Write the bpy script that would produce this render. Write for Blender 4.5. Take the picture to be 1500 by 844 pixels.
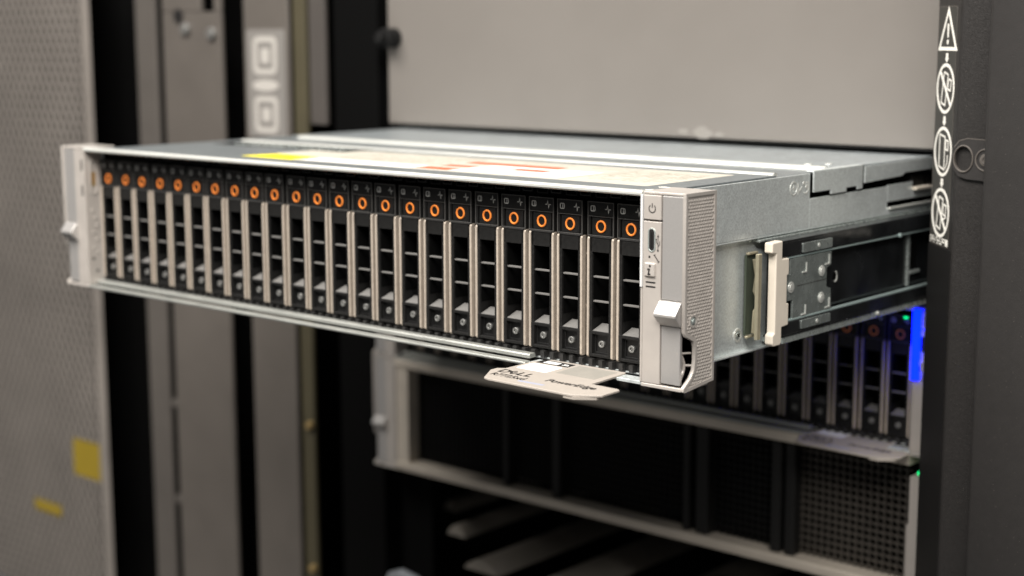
import bpy, bmesh, math, random
from mathutils import Matrix, Vector
random.seed(7)
for o in list(bpy.data.objects):
    bpy.data.objects.remove(o)
S = bpy.context.scene
COL = S.collection
MM = 0.001

# ------------------------------------------------------------------ camera
CX, CY, CZ = 626.75, -559.13, 112.99
YAW, PIT, ROL, FPX = 0.716198, 0.160710, -0.002604, 2274.34
fw = Vector((-math.sin(YAW)*math.cos(PIT), math.cos(YAW)*math.cos(PIT), -math.sin(PIT)))
rt = fw.cross(Vector((0, 0, 1))).normalized()
up = rt.cross(fw)
rt, up = rt*math.cos(ROL)+up*math.sin(ROL), up*math.cos(ROL)-rt*math.sin(ROL)
cam = bpy.data.cameras.new('camera')
cam.sensor_width = 36
cam.lens = FPX/1500*36
cam.clip_start = 0.05
cam.clip_end = 50
cam.dof.use_dof = True
cam.dof.focus_distance = 0.735
cam.dof.aperture_fstop = 6.0
camo = bpy.data.objects.new('camera', cam)
COL.objects.link(camo)
M = Matrix((rt, up, -fw)).transposed().to_4x4()
M.translation = Vector((CX, CY, CZ))*MM
camo.matrix_world = M
S.camera = camo

# ------------------------------------------------------------------ light
W = bpy.data.worlds.new('World')
S.world = W
W.use_nodes = True
W.node_tree.nodes['Background'].inputs[0].default_value = (1.0, 0.965, 0.93, 1)
W.node_tree.nodes['Background'].inputs[1].default_value = 0.11


def area(name, loc, target, sx, sy, power, col):
    l = bpy.data.lights.new(name, 'AREA')
    l.shape = 'RECTANGLE'
    l.size, l.size_y, l.energy, l.color = sx, sy, power, col
    o = bpy.data.objects.new(name, l)
    COL.objects.link(o)
    o.location = loc
    o.rotation_euler = (Vector(target)-Vector(loc)).to_track_quat('-Z', 'Y').to_euler()
    return o


# fluorescent ceiling fittings of the aisle in front of the rack
area('ceiling_lamp', (0.0, -0.62, 0.98), (0.0, -0.22, 0), 1.5, 0.45, 35, (1.0, 0.955, 0.90))
area('ceiling_lamp', (1.50, -1.60, 1.60), (0.3, 0.0, 0), 1.4, 0.5, 46, (1.0, 0.955, 0.90))
S.view_settings.view_transform = 'Standard'
S.view_settings.look = 'None'
S.view_settings.exposure = 0.3
S.view_settings.gamma = 1.0


# ------------------------------------------------------------------ materials
MATS = {}


def mat(name, col, rough=0.5, metal=0.0, var=0.0, vscale=120.0, bump=0.0, bscale=600.0, rvar=0.0,
        spangle=False, emit=0.0, spec=0.5, stretch=None):
    if name in MATS:
        return MATS[name]
    m = bpy.data.materials.new(name)
    m.use_nodes = True
    nt = m.node_tree
    b = nt.nodes['Principled BSDF']
    b.inputs['Base Color'].default_value = (*col, 1)
    b.inputs['Roughness'].default_value = rough
    b.inputs['Metallic'].default_value = metal
    b.inputs['Specular IOR Level'].default_value = spec
    if emit:
        b.inputs['Emission Color'].default_value = (*col, 1)
        b.inputs['Emission Strength'].default_value = emit
    tc = nt.nodes.new('ShaderNodeTexCoord')
    src = tc.outputs['Object']
    if stretch:
        mp = nt.nodes.new('ShaderNodeMapping')
        mp.inputs['Scale'].default_value = stretch
        nt.links.new(src, mp.inputs['Vector'])
        src = mp.outputs['Vector']
    if var or rvar:
        if spangle:
            t = nt.nodes.new('ShaderNodeTexVoronoi')
            t.inputs['Scale'].default_value = vscale
            nt.links.new(src, t.inputs['Vector'])
            sp = nt.nodes.new('ShaderNodeSeparateColor')
            nt.links.new(t.outputs['Color'], sp.inputs[0])
            n2 = nt.nodes.new('ShaderNodeTexNoise')
            n2.inputs['Scale'].default_value = vscale*0.12
            n2.inputs['Detail'].default_value = 5
            nt.links.new(src, n2.inputs['Vector'])
            mx = nt.nodes.new('ShaderNodeMath')
            mx.operation = 'ADD'
            m1 = nt.nodes.new('ShaderNodeMath')
            m1.operation = 'MULTIPLY'
            m1.inputs[1].default_value = 0.5
            m2 = nt.nodes.new('ShaderNodeMath')
            m2.operation = 'MULTIPLY'
            m2.inputs[1].default_value = 0.5
            nt.links.new(sp.outputs[0], m1.inputs[0])
            nt.links.new(n2.outputs['Fac'], m2.inputs[0])
            nt.links.new(m1.outputs[0], mx.inputs[0])
            nt.links.new(m2.outputs[0], mx.inputs[1])
            fac = mx.outputs[0]
        else:
            t = nt.nodes.new('ShaderNodeTexNoise')
            t.inputs['Scale'].default_value = vscale
            t.inputs['Detail'].default_value = 6
            t.inputs['Roughness'].default_value = 0.65
            nt.links.new(src, t.inputs['Vector'])
            fac = t.outputs['Fac']
        if var:
            cr = nt.nodes.new('ShaderNodeMapRange')
            cr.inputs['From Min'].default_value = 0.25
            cr.inputs['From Max'].default_value = 0.75
            cr.inputs['To Min'].default_value = 1-var
            cr.inputs['To Max'].default_value = 1+var
            nt.links.new(fac, cr.inputs['Value'])
            mu = nt.nodes.new('ShaderNodeVectorMath')
            mu.operation = 'SCALE'
            mu.inputs[0].default_value = col
            nt.links.new(cr.outputs[0], mu.inputs['Scale'])
            nt.links.new(mu.outputs[0], b.inputs['Base Color'])
        if rvar:
            rr = nt.nodes.new('ShaderNodeMapRange')
            rr.inputs['From Min'].default_value = 0.3
            rr.inputs['From Max'].default_value = 0.7
            rr.inputs['To Min'].default_value = max(0.05, rough-rvar)
            rr.inputs['To Max'].default_value = min(1, rough+rvar)
            nt.links.new(fac, rr.inputs['Value'])
            nt.links.new(rr.outputs[0], b.inputs['Roughness'])
    if bump:
        t2 = nt.nodes.new('ShaderNodeTexNoise')
        t2.inputs['Scale'].default_value = bscale
        t2.inputs['Detail'].default_value = 3
        nt.links.new(src, t2.inputs['Vector'])
        bp = nt.nodes.new('ShaderNodeBump')
        bp.inputs['Strength'].default_value = bump
        bp.inputs['Distance'].default_value = 0.0006
        nt.links.new(t2.outputs['Fac'], bp.inputs['Height'])
        nt.links.new(bp.outputs[0], b.inputs['Normal'])
    MATS[name] = m
    return m


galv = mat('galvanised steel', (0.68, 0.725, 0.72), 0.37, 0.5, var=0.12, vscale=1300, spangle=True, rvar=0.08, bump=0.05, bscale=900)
galv_fc = mat('cover steel with dark reflection', (0.25, 0.275, 0.285), 0.40, 0.55, var=0.10, vscale=500, spangle=True)  # reflection of dark surroundings put into the base colour
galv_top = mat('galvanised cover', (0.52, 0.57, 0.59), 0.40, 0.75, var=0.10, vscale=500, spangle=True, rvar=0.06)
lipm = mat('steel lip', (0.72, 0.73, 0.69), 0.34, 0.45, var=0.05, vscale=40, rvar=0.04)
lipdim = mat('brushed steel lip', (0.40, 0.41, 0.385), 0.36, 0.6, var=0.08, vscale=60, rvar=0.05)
silver = mat('silver paint', (0.50, 0.485, 0.47), 0.36, 0.6, var=0.06, vscale=1800, bump=0.05, bscale=3000)
champ = mat('champagne plastic', (0.49, 0.453, 0.417), 0.38, 0.32, var=0.05, vscale=70, rvar=0.1, bump=0.02, bscale=2500)
champ_l = mat('champagne rim', (0.53, 0.493, 0.456), 0.34, 0.32, var=0.06, vscale=70, rvar=0.08)
tanm = mat('tan nickel steel', (0.50, 0.435, 0.365), 0.36, 0.4, var=0.12, vscale=400, rvar=0.08)
tand = mat('shaded nickel side plate', (0.24, 0.20, 0.16), 0.4, 0.5, var=0.15, vscale=400)  # shade of the gap between carriers put into the colour
headedge = mat('plastic edge glint', (0.06, 0.058, 0.055), 0.45)  # bright edge highlights put into the colour
blackp = mat('black plastic', (0.004, 0.004, 0.004), 0.42, 0, var=0.35, vscale=700, rvar=0.12, bump=0.12, bscale=2200)
blackg = mat('dark grey plastic', (0.0085, 0.0083, 0.008), 0.5, 0, spec=0.28, var=0.5, vscale=900, rvar=0.1, bump=0.3, bscale=2600)
greyp = mat('mid grey plastic', (0.018, 0.0175, 0.017), 0.5, 0, var=0.3, vscale=1200, bump=0.2, bscale=2500)
lipgrey = mat('light grey plastic', (0.13, 0.126, 0.12), 0.55, 0, var=0.25, vscale=2000, bump=0.3, bscale=2500)
void = mat('unlit depth black', (0.0025, 0.0025, 0.0025), 0.85, 0, spec=0.05)  # shade of unlit interiors and gaps put into the colour
screwgrey = mat('dull screw steel', (0.26, 0.26, 0.25), 0.35, 0.6)
orange = mat('orange ring', (0.92, 0.27, 0.045), 0.35, 0, var=0.08, vscale=600)
white_print = mat('pale print', (0.5, 0.5, 0.48), 0.5)
dark_print = mat('dark print', (0.035, 0.032, 0.03), 0.5)
black_print = mat('black print', (0.012, 0.011, 0.011), 0.5)
chrome = mat('zinc plated steel', (0.50, 0.55, 0.53), 0.28, 0.6, var=0.15, vscale=160, rvar=0.1)
brass = mat('yellow zinc spring steel', (0.55, 0.50, 0.36), 0.28, 0.6, var=0.1, vscale=200)
railblack = mat('black lacquered rail', (0.012, 0.013, 0.014), 0.17, 0.0, var=0.6, vscale=45, rvar=0.12, spec=0.9, bump=0.03, bscale=500)
darkzinc = mat('dark zinc plate', (0.36, 0.40, 0.385), 0.26, 0.66, var=0.25, vscale=90, rvar=0.1)
teal = mat('ground rail edge', (0.45, 0.56, 0.55), 0.3, 0.4)
ivory = mat('ivory nylon', (0.74, 0.67, 0.57), 0.45, 0, var=0.05, vscale=90)
powder = mat('black powder coat', (0.017, 0.0155, 0.0147), 0.42, 0, var=0.35, vscale=1500, bump=0.22, bscale=1500, rvar=0.1)
powder_smooth = mat('black satin coat', (0.019, 0.0173, 0.0165), 0.52, 0, var=0.12, vscale=250, bump=0.12, bscale=1200)
labelblk = mat('label black film', (0.035, 0.034, 0.030), 0.5, 0, var=0.1, vscale=100)
labelwht = mat('label white ink', (0.80, 0.78, 0.72), 0.5, 0, var=0.05, vscale=300)
lwht2 = mat('muted white ink', (0.42, 0.40, 0.37), 0.5)  # darker than the white ink of the warning label
greypost = mat('grey coated post', (0.095, 0.084, 0.074), 0.5, 0, var=0.1, vscale=25)
greypost_d = mat('dark grey coated post', (0.062, 0.055, 0.050), 0.5, 0, var=0.1, vscale=25)
greymid = mat('warm grey strip', (0.085, 0.076, 0.068), 0.5, 0, var=0.1, vscale=25)
olive = mat('olive edge strip', (0.06, 0.052, 0.030), 0.5, 0, var=0.1, vscale=25)
blackrail = mat('black rack rail', (0.006, 0.006, 0.006), 0.6, 0, var=0.2, vscale=50, spec=0.2)
panelgrey = mat('grey filler panel', (0.155, 0.142, 0.129), 0.40, 0, var=0.045, vscale=7, rvar=0.08, bump=0.05, bscale=700)
meshgrey = mat('grey perforated steel', (0.195, 0.176, 0.158), 0.5, 0, var=0.2, vscale=12)
doorback = mat('grey wall behind door', (0.05, 0.045, 0.04), 0.7, 0, var=0.3, vscale=9)
yellow = mat('yellow sticker', (0.26, 0.185, 0.015), 0.5, 0, var=0.05, vscale=60)
frost = mat('frosted label plate', (0.19, 0.18, 0.168), 0.45, 0)
paper = mat('label paper', (0.50, 0.475, 0.41), 0.55, 0, var=0.025, vscale=120)
paperw = mat('label paper white', (0.74, 0.74, 0.73), 0.55, 0)
yelp = mat('label yellow', (0.86, 0.74, 0.02), 0.5, 0, var=0.03, vscale=100)
orgp = mat('label orange red', (0.55, 0.105, 0.035), 0.5, 0, var=0.10, vscale=350)
tagm = mat('tag plastic', (0.37, 0.335, 0.297), 0.45, 0, var=0.03, vscale=200)
tagg = mat('tag grey window', (0.29, 0.275, 0.245), 0.4, 0, var=0.06, vscale=200)
blueled = mat('blue status light', (0.0, 0.006, 1.0), 0.4, 0, emit=7.5)
greenled = mat('green status light', (0.0, 0.85, 0.22), 0.4, 0, emit=1.6)
lightbar = mat('unlit light pipe', (0.60, 0.60, 0.60), 0.3, 0)
gold = mat('gold contact', (0.42, 0.30, 0.13), 0.35, 0.6)
dulltan = mat('tan lacquer frame', (0.60, 0.54, 0.46), 0.45, 0.35, var=0.08, vscale=60)
gridm = mat('lit grille wire', (0.06, 0.053, 0.045), 0.5, 0.2, var=0.15, vscale=60)  # lit tone of the rightmost grille put into the colour
dustgrey = mat('grey shelf slat', (0.19, 0.172, 0.147), 0.6, 0.0, var=0.12, vscale=40)
cablew = mat('pale cable jacket', (0.25, 0.27, 0.29), 0.5, 0)


# ------------------------------------------------------------------ mesh builder (all sizes in millimetres)
class MB:
    def __init__(s):
        s.v, s.f = [], []

    def add(s, vs, fs):
        n = len(s.v)
        s.v += [tuple(v) for v in vs]
        s.f += [tuple(n+i for i in f) for f in fs]
        return s

    def box(s, x0, x1, y0, y1, z0, z1):
        return s.add([(x0, y0, z0), (x1, y0, z0), (x1, y1, z0), (x0, y1, z0), (x0, y0, z1), (x1, y0, z1), (x1, y1, z1), (x0, y1, z1)],
                     [(0, 3, 2, 1), (4, 5, 6, 7), (0, 1, 5, 4), (1, 2, 6, 5), (2, 3, 7, 6), (3, 0, 4, 7)])

    def prism(s, poly, ax, a, b):
        # poly: 2D points in the two remaining axes (in axis order), extruded along ax from a to b
        def pt(p, t):
            return {'x': (t, p[0], p[1]), 'y': (p[0], t, p[1]), 'z': (p[0], p[1], t)}[ax]
        n = len(poly)
        ar = sum(poly[i][0]*poly[(i+1) % n][1]-poly[(i+1) % n][0]*poly[i][1] for i in range(n))
        flip = (ar < 0) != (ax == 'y')
        vs = [pt(p, a) for p in poly]+[pt(p, b) for p in poly]
        fs = [tuple(range(n))[::-1], tuple(range(n, 2*n))]+[(i, (i+1) % n, n+(i+1) % n, n+i) for i in range(n)]
        if (b < a) != flip:
            fs = [f[::-1] for f in fs]
        return s.add(vs, fs)

    def loft(s, pa, pb, ax, a, b, closed=True):
        # band between an outer and an inner outline of equal length, with thickness a..b
        def pt(p, t):
            return {'x': (t, p[0], p[1]), 'y': (p[0], t, p[1]), 'z': (p[0], p[1], t)}[ax]
        n = len(pa)
        vs = [pt(p, a) for p in pa]+[pt(p, a) for p in pb]+[pt(p, b) for p in pa]+[pt(p, b) for p in pb]
        fs = []
        for i in range(n if closed else n-1):
            j = (i+1) % n
            fs += [(i, n+i, n+j, j), (2*n+i, 2*n+j, 3*n+j, 3*n+i), (i, j, 2*n+j, 2*n+i), (n+i, 3*n+i, 3*n+j, n+j)]
        if not closed:
            fs += [(0, 2*n, 3*n, n), (n-1, 2*n-1, 4*n-1, 3*n-1)]
        return s.add(vs, fs)

    def cyl(s, c, ax, r, a, b, n=24, rz=None):
        i0, i1 = {'x': (1, 2), 'y': (0, 2), 'z': (0, 1)}[ax]
        rz = rz or r
        return s.prism([(c[0]+r*math.cos(2*math.pi*k/n), c[1]+rz*math.sin(2*math.pi*k/n)) for k in range(n)], ax, a, b)

    def ring(s, c, ax, r0, r1, a, b, n=28, k0=1.0):
        o = [(c[0]+r1*k0*math.cos(2*math.pi*k/n), c[1]+r1*math.sin(2*math.pi*k/n)) for k in range(n)]
        i = [(c[0]+r0*k0*math.cos(2*math.pi*k/n), c[1]+r0*math.sin(2*math.pi*k/n)) for k in range(n)]
        return s.loft(o, i, ax, a, b)

    def stroke(s, pts, w, ax, a, b, closed=False):
        # a constant width line through 2D points
        n = len(pts)
        L, R = [], []
        for i in range(n):
            p = Vector(pts[i])
            q0 = Vector(pts[i-1]) if (i > 0 or closed) else None
            q1 = Vector(pts[(i+1) % n]) if (i < n-1 or closed) else None
            d0 = (p-q0).normalized() if q0 is not None else None
            d1 = (q1-p).normalized() if q1 is not None else None
            if d0 is None:
                d0 = d1
            if d1 is None:
                d1 = d0
            n0, n1 = Vector((-d0.y, d0.x)), Vector((-d1.y, d1.x))
            m = (n0+n1)
            m = m.normalized() if m.length > 1e-6 else n0
            k = w/2/max(0.35, m.dot(n0))
            L.append(tuple(p+m*k))
            R.append(tuple(p-m*k))
        return s.loft(L, R, ax, a, b, closed)

    def tube(s, pts, r, n=10):
        rings = []
        for i, p in enumerate(pts):
            p = Vector(p)
            d = (Vector(pts[min(i+1, len(pts)-1)])-Vector(pts[max(i-1, 0)])).normalized()
            u = d.cross(Vector((0.3, 0.2, 0.93))).normalized()
            w = d.cross(u)
            rings.append([p+(u*math.cos(2*math.pi*k/n)+w*math.sin(2*math.pi*k/n))*r for k in range(n)])
        vs = [v for rr in rings for v in rr]
        fs = []
        for i in range(len(pts)-1):
            for k in range(n):
                fs.append((i*n+k, i*n+(k+1) % n, (i+1)*n+(k+1) % n, (i+1)*n+k))
        fs += [tuple(range(n))[::-1], tuple(range((len(pts)-1)*n, len(pts)*n))]
        return s.add(vs, fs)

    def map(s, fn):
        s.v = [tuple(fn(*v)) for v in s.v]
        return s

    def mirror_x(s):
        s.v = [(-x, y, z) for x, y, z in s.v]
        s.f = [f[::-1] for f in s.f]
        return s

    def build(s, name, m, parent=None, bevel=0.0, seg=2, kind=None, label=None, loc=None):
        me = bpy.data.meshes.new(name)
        me.from_pydata([(x*MM, y*MM, z*MM) for x, y, z in s.v], [], s.f)
        bm = bmesh.new()
        bm.from_mesh(me)
        bmesh.ops.recalc_face_normals(bm, faces=bm.faces)
        bm.to_mesh(me)
        bm.free()
        me.materials.append(m)
        for p in me.polygons:
            p.use_smooth = True
        me.set_sharp_from_angle(angle=math.radians(32))
        o = bpy.data.objects.new(name, me)
        COL.objects.link(o)
        if bevel:
            b = o.modifiers.new('bevel', 'BEVEL')
            b.width = bevel*MM
            b.segments = seg
            b.limit_method = 'ANGLE'
            b.angle_limit = math.radians(32)
            b.harden_normals = True
        if parent is not None:
            o.parent = parent
            o.location = loc if loc is not None else (-parent.location if parent.parent is None and parent.type == 'EMPTY' else Vector((0, 0, 0)))
        if kind:
            o['kind'] = kind
        if label:
            o['label'] = label
        return o


def thing(name, label, cat, base, group=None):
    o = bpy.data.objects.new(name, None)
    o.empty_display_size = 0.02
    COL.objects.link(o)
    o.location = Vector(base)*MM
    o['label'], o['category'] = label, cat
    if group:
        o['group'] = group
    return o


CHILD = {}


def kids(o):
    return [c for c in bpy.data.objects if c.parent is o]


def copy_tree(o, parent):
    c = o.copy()
    COL.objects.link(c)
    c.parent = parent
    for ch in kids(o):
        copy_tree(ch, c)
    return c


def rot_poly(pts, c, a):
    ca, sa = math.cos(a), math.sin(a)
    return [(c[0]+(x-c[0])*ca-(y-c[1])*sa, c[1]+(x-c[0])*sa+(y-c[1])*ca) for x, y in pts]


def rrect(x0, x1, y0, y1, r, n=5):
    out = []
    for cx, cy, a0 in ((x1-r, y1-r, 0), (x0+r, y1-r, 90), (x0+r, y0+r, 180), (x1-r, y0+r, 270)):
        for k in range(n+1):
            a = math.radians(a0+90*k/n)
            out.append((cx+r*math.cos(a), cy+r*math.sin(a)))
    return out


def text_mb(txt, size, place, shear=0.0, thick=0.05, bold=0.0, squeeze=1.0):
    # lettering as flat mesh; place(u, v, w) turns text coordinates (mm) into world mm
    cu = bpy.data.curves.new('t', 'FONT')
    cu.body = txt
    cu.size = size
    cu.shear = shear
    cu.offset = bold
    cu.resolution_u = 3
    ob = bpy.data.objects.new('t', cu)
    COL.objects.link(ob)
    dg = bpy.context.evaluated_depsgraph_get()
    me = bpy.data.meshes.new_from_object(ob.evaluated_get(dg))
    mb = MB()
    mb.add([place(v.co.x*squeeze, v.co.y, thick) for v in me.vertices], [tuple(p.vertices) for p in me.polygons])
    bpy.data.objects.remove(ob)
    return mb


# ================================================================== the pulled-out server
SB = (0, 0, -44.2)
server = thing('rack_server', 'silver two unit server with 24 orange-ringed drive bays pulled out of the rack', 'server', SB, 'servers in the rack')

# chassis shell
c = MB()
c.box(-217, 217, 14, 720, -43.2, -42.2)                    # floor
c.box(212.6, 213.6, 14, 720, -43.2, 15.0)                  # lower right side, set in
c.box(-217, -216, 60, 720, -43.2, 15.0)
c.box(212.6, 217, 14, 720, 13.4, 14.4)                     # ledge above the slide rail
c.box(-217, 217, 719, 720, -42.2, 42)
c.box(-217, -216, 14, 720, 14.4, 42.6)
# upper right side with the notch for the lids and the long slot
c.box(216, 217, 3, 147, 14.4, 42.7)
c.box(216, 217, 147, 232, 14.4, 29.6)
c.box(216, 217, 232, 330, 14.4, 17.6)
c.box(216, 217, 232, 262, 20.8, 30.3)
c.box(216, 217, 262, 330, 20.8, 26.0)
c.box(216, 217, 330, 720, 14.4, 30.3)
c.build('chassis', galv, server, 0.35)
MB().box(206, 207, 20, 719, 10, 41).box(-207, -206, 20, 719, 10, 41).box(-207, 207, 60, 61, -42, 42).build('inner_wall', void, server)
MB().box(216.8, 218.6, 233, 330, 16.6, 17.9).build('slot_lip', lipm, server, 0.3)
MB().box(209, 215.5, 263, 279, 27.5, 34).box(209, 215, 284, 330, 26, 34).build('lid_catch', blackg, server, 0.4)
MB().prism([(262, 27.0), (282, 27.0), (282, 25.4), (262, 25.4)], 'x', 215.0, 219.5).build('catch_tab', ivory, server, 0.4)

# ledge joint lines on the side
for y in (138, 199):
    MB().box(213.2, 214.6, y, y+2.2, 9.0, 13.3).build('ledge_joint', lipm, server, 0.2)

# side screw
sc = MB().ring((86, -34), 'x', 2.3, 3.6, 213.4, 214.1)
sc.build('screw_collar', lipm, server, 0.15)
sc = MB().cyl((86, -34), 'x', 1.9, 213.2, 214.3, 16).build('side_screw', chrome, server, 0.2)
MB().stroke([(85, -35), (87, -33)], 0.7, 'x', 214.3, 214.36).stroke([(85, -33), (87, -35)], 0.7, 'x', 214.3, 214.36).build('screw_recess', black_print, sc)

# pressed lock symbols near the top of the side
em = MB().ring((130.5, 35.9), 'x', 2.9, 3.6, 216.9, 217.25)
em.stroke([(130.5, 37.8), (130.5, 34)], 0.7, 'x', 216.9, 217.25).stroke([(128.9, 36), (132, 36)], 0.7, 'x', 216.9, 217.2)
em.stroke([(135, 38.4), (135, 33.4), (139, 36.4)], 0.8, 'x', 216.9, 217.25)
em.stroke([(143, 38.3), (145.2, 38), (145.6, 34.5), (143.2, 32.6), (141, 33)], 0.8, 'x', 216.9, 217.25).cyl((140.6, 38), 'x', 1.2, 216.9, 217.25, 10).cyl((143.4, 36), 'x', 1.3, 216.9, 217.25, 10)
em.build('pressed_symbol', lipm, server, 0.1)

# top covers
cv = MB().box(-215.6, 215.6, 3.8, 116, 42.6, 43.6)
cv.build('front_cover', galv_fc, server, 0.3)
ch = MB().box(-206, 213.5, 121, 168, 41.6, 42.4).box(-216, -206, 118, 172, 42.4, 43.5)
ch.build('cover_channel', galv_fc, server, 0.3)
for y0, y1 in ((116.4, 121.4), (167.4, 172.4)):
    pr = [(y0+(y1-y0)*(0.5-0.5*math.cos(math.pi*k/10)), 42.3+2.3*math.sin(math.pi*k/10)) for k in range(11)]
    MB().prism(pr, 'x', -205, 213).build('cover_ridge', lipm, server, 0.0)
# side lip of the middle cover, with two small feet
l2 = MB()
l2.prism([(148.6, 43.9), (148.6, 32.6), (166.5, 32.6), (166.5, 30.4), (183, 30.4), (183, 32.6), (195, 32.6), (195, 30.8), (200.6, 30.8), (200.6, 43.9)], 'x', 217.2, 218.3)
l2.box(213.4, 217.4, 148.6, 200.6, 42.9, 43.9)
l2.build('middle_cover_lip', galv, server, 0.4)
rc = MB().box(-216.5, 218.2, 173, 720, 42.9, 43.8)
rc.build('rear_lid', galv_top, server, 0.4)
rl = MB().prism([(202.8, 43.0), (202.8, 33.6), (246, 34.6), (250, 36.2), (720, 36.2), (720, 43.0)], 'x', 217.2, 218.4)
rl.build('rear_lid_lip', galv, server, 0.4)
MB().cyl((196, 180.5), 'z', 2.2, 43.0, 44.5, 14).cyl((203, 190), 'z', 2.0, 43.0, 44.4, 14).build('lid_rivet', lipm, server, 0.2)
for x, y in ((213, 16), (210.5, 30)):
    MB().prism([(x-6, y), (x-3, y-3), (x-3, y-1.4), (x+2, y-1.4), (x+2, y+1.4), (x-3, y+1.4), (x-3, y+3)], 'z', 43.5, 43.66).build('cover_arrow', labelwht, server)
# dark recess near the left of the cover
MB().box(-196, -70, 86, 112, 43.55, 43.75).build('cover_window', railblack, server, 0.2)
for k in range(14):
    MB().box(-180+k*7.4, -176.5+k*7.4, 92+random.uniform(-2, 2), 104, 43.75, 44.3).build('window_tab', chrome, server, 0.1)

# service label on the front cover: base sheet + printed blocks
MB().prism(rrect(-52, 199, 29, 104, 2), 'z', 43.6, 43.72).build('service_label', paper, server)
MB().prism([(-98, 30), (-52.2, 29), (-52.2, 50), (-93, 54)], 'z', 43.6, 43.74).build('yellow_block', yelp, server)
MB().prism([(-98, 56), (-52.2, 52), (-52.2, 104), (-98, 98)], 'z', 43.6, 43.72).build('label_wing', paper, server)
MB().box(-48, 40, 31, 48, 43.72, 43.76).build('white_block', paperw, server)
MB().box(66, 140, 34, 72, 43.72, 43.755).build('white_block', paperw, server)
for x0, x1, y0, y1 in ((42, 108, 73, 83), (43, 64, 53, 61), (42, 66, 34, 44), (91, 114, 54, 63)):
    MB().box(x0, x1, y0, y1, 43.72, 43.80).build('orange_block', orgp, server)
MB().box(143.6, 144.4, 32, 103, 43.72, 43.76).build('label_fold', tagg, server)
# rows of tiny unreadable print
fine = MB()
for row in range(15):
    y = 88 - row*3.2
    x = 147
    while x < 192:
        w = random.uniform(2, 7)
        if random.random() < 0.7:
            fine.box(x, x+w, y, y+0.9, 43.72, 43.75)
        x += w+1.3
for row in range(14):
    y = 98 - row*3.3
    x = -46
    while x < 38:
        w = random.uniform(2, 8)
        if random.random() < 0.62:
            fine.box(x, x+w, y, y+0.8, 43.72, 43.75)
        x += w+1.6
for x0, y0, w, h in ((-40, 56, 22, 16), (-12, 54, 30, 20), (24, 86, 10, 12), (150, 62, 18, 30), (172, 66, 20, 26), (120, 88, 18, 10), (70, 90, 30, 9)):
    fine.stroke([(x0, y0), (x0+w, y0), (x0+w, y0+h), (x0, y0+h)], 0.7, 'z', 43.72, 43.76, True)
    fine.stroke([(x0+w*0.2, y0+h*0.3), (x0+w*0.8, y0+h*0.3), (x0+w*0.8, y0+h*0.7)], 0.6, 'z', 43.72, 43.76)
fine.build('fine_print', mat('faded print', (0.30, 0.265, 0.21), 0.6), server, kind='stuff')
for x0, x1, y0 in ((-80, -66, 38), (-86, -76, 45), (-70, -58, 45)):
    MB().box(x0, x1, y0, y0+2, 43.74, 43.78).build('yellow_print', dark_print, server)

# front lip of the cover, running over the bays
lp = [(0.2, 42.9), (0.2, 44.2), (0.9, 44.9), (2.4, 45.0), (4.2, 44.6), (4.6, 43.5), (4.6, 42.6), (3.4, 42.2), (1.2, 42.2)]
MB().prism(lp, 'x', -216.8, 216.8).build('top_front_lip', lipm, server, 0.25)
# bottom tray edge: a low front bar and a second bar behind it
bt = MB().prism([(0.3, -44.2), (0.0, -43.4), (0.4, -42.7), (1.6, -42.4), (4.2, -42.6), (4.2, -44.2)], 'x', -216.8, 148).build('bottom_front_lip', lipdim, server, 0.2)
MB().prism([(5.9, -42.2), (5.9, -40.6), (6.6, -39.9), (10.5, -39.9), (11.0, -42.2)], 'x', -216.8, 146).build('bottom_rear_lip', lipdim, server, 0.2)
MB().box(148, 216.8, 3.0, 11, -44.0, -43.0).box(203, 216.8, 1.2, 3, -44.0, -42.4).build('tag_slot', galv, server, 0.2)
# dark cage above and below the bays
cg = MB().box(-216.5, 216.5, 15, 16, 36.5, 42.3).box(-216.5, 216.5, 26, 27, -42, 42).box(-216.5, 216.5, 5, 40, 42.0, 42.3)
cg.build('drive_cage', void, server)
for k in range(24):
    x = -214+k*17.9
    MB().loft(rrect(x, x+7, 38.2, 41.4, 0.4, 2), rrect(x+0.5, x+6.5, 38.7, 40.9, 0.3, 2), 'y', 14.2, 15).build('cage_slot', blackg, server)
    MB().loft(rrect(x+8.6, x+15, 38.6, 41.4, 0.4, 2), rrect(x+9.1, x+14.5, 39.1, 40.9, 0.3, 2), 'y', 14.2, 15).build('cage_slot', blackp, server)
teeth = MB()
for k in range(72):
    x = -215.5+k*5.97
    teeth.box(x, x+2.2, 11.2, 15, -42.1, -38.6)
teeth.box(-216.5, 216.5, 14.4, 15.4, -42.1, -38.4)
teeth.build('cage_teeth', greyp, server, kind='stuff')

# ---------------------------------------------------------------- one drive carrier, copied 24 times
PITCH, X0 = 17.87, -216.9


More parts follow.
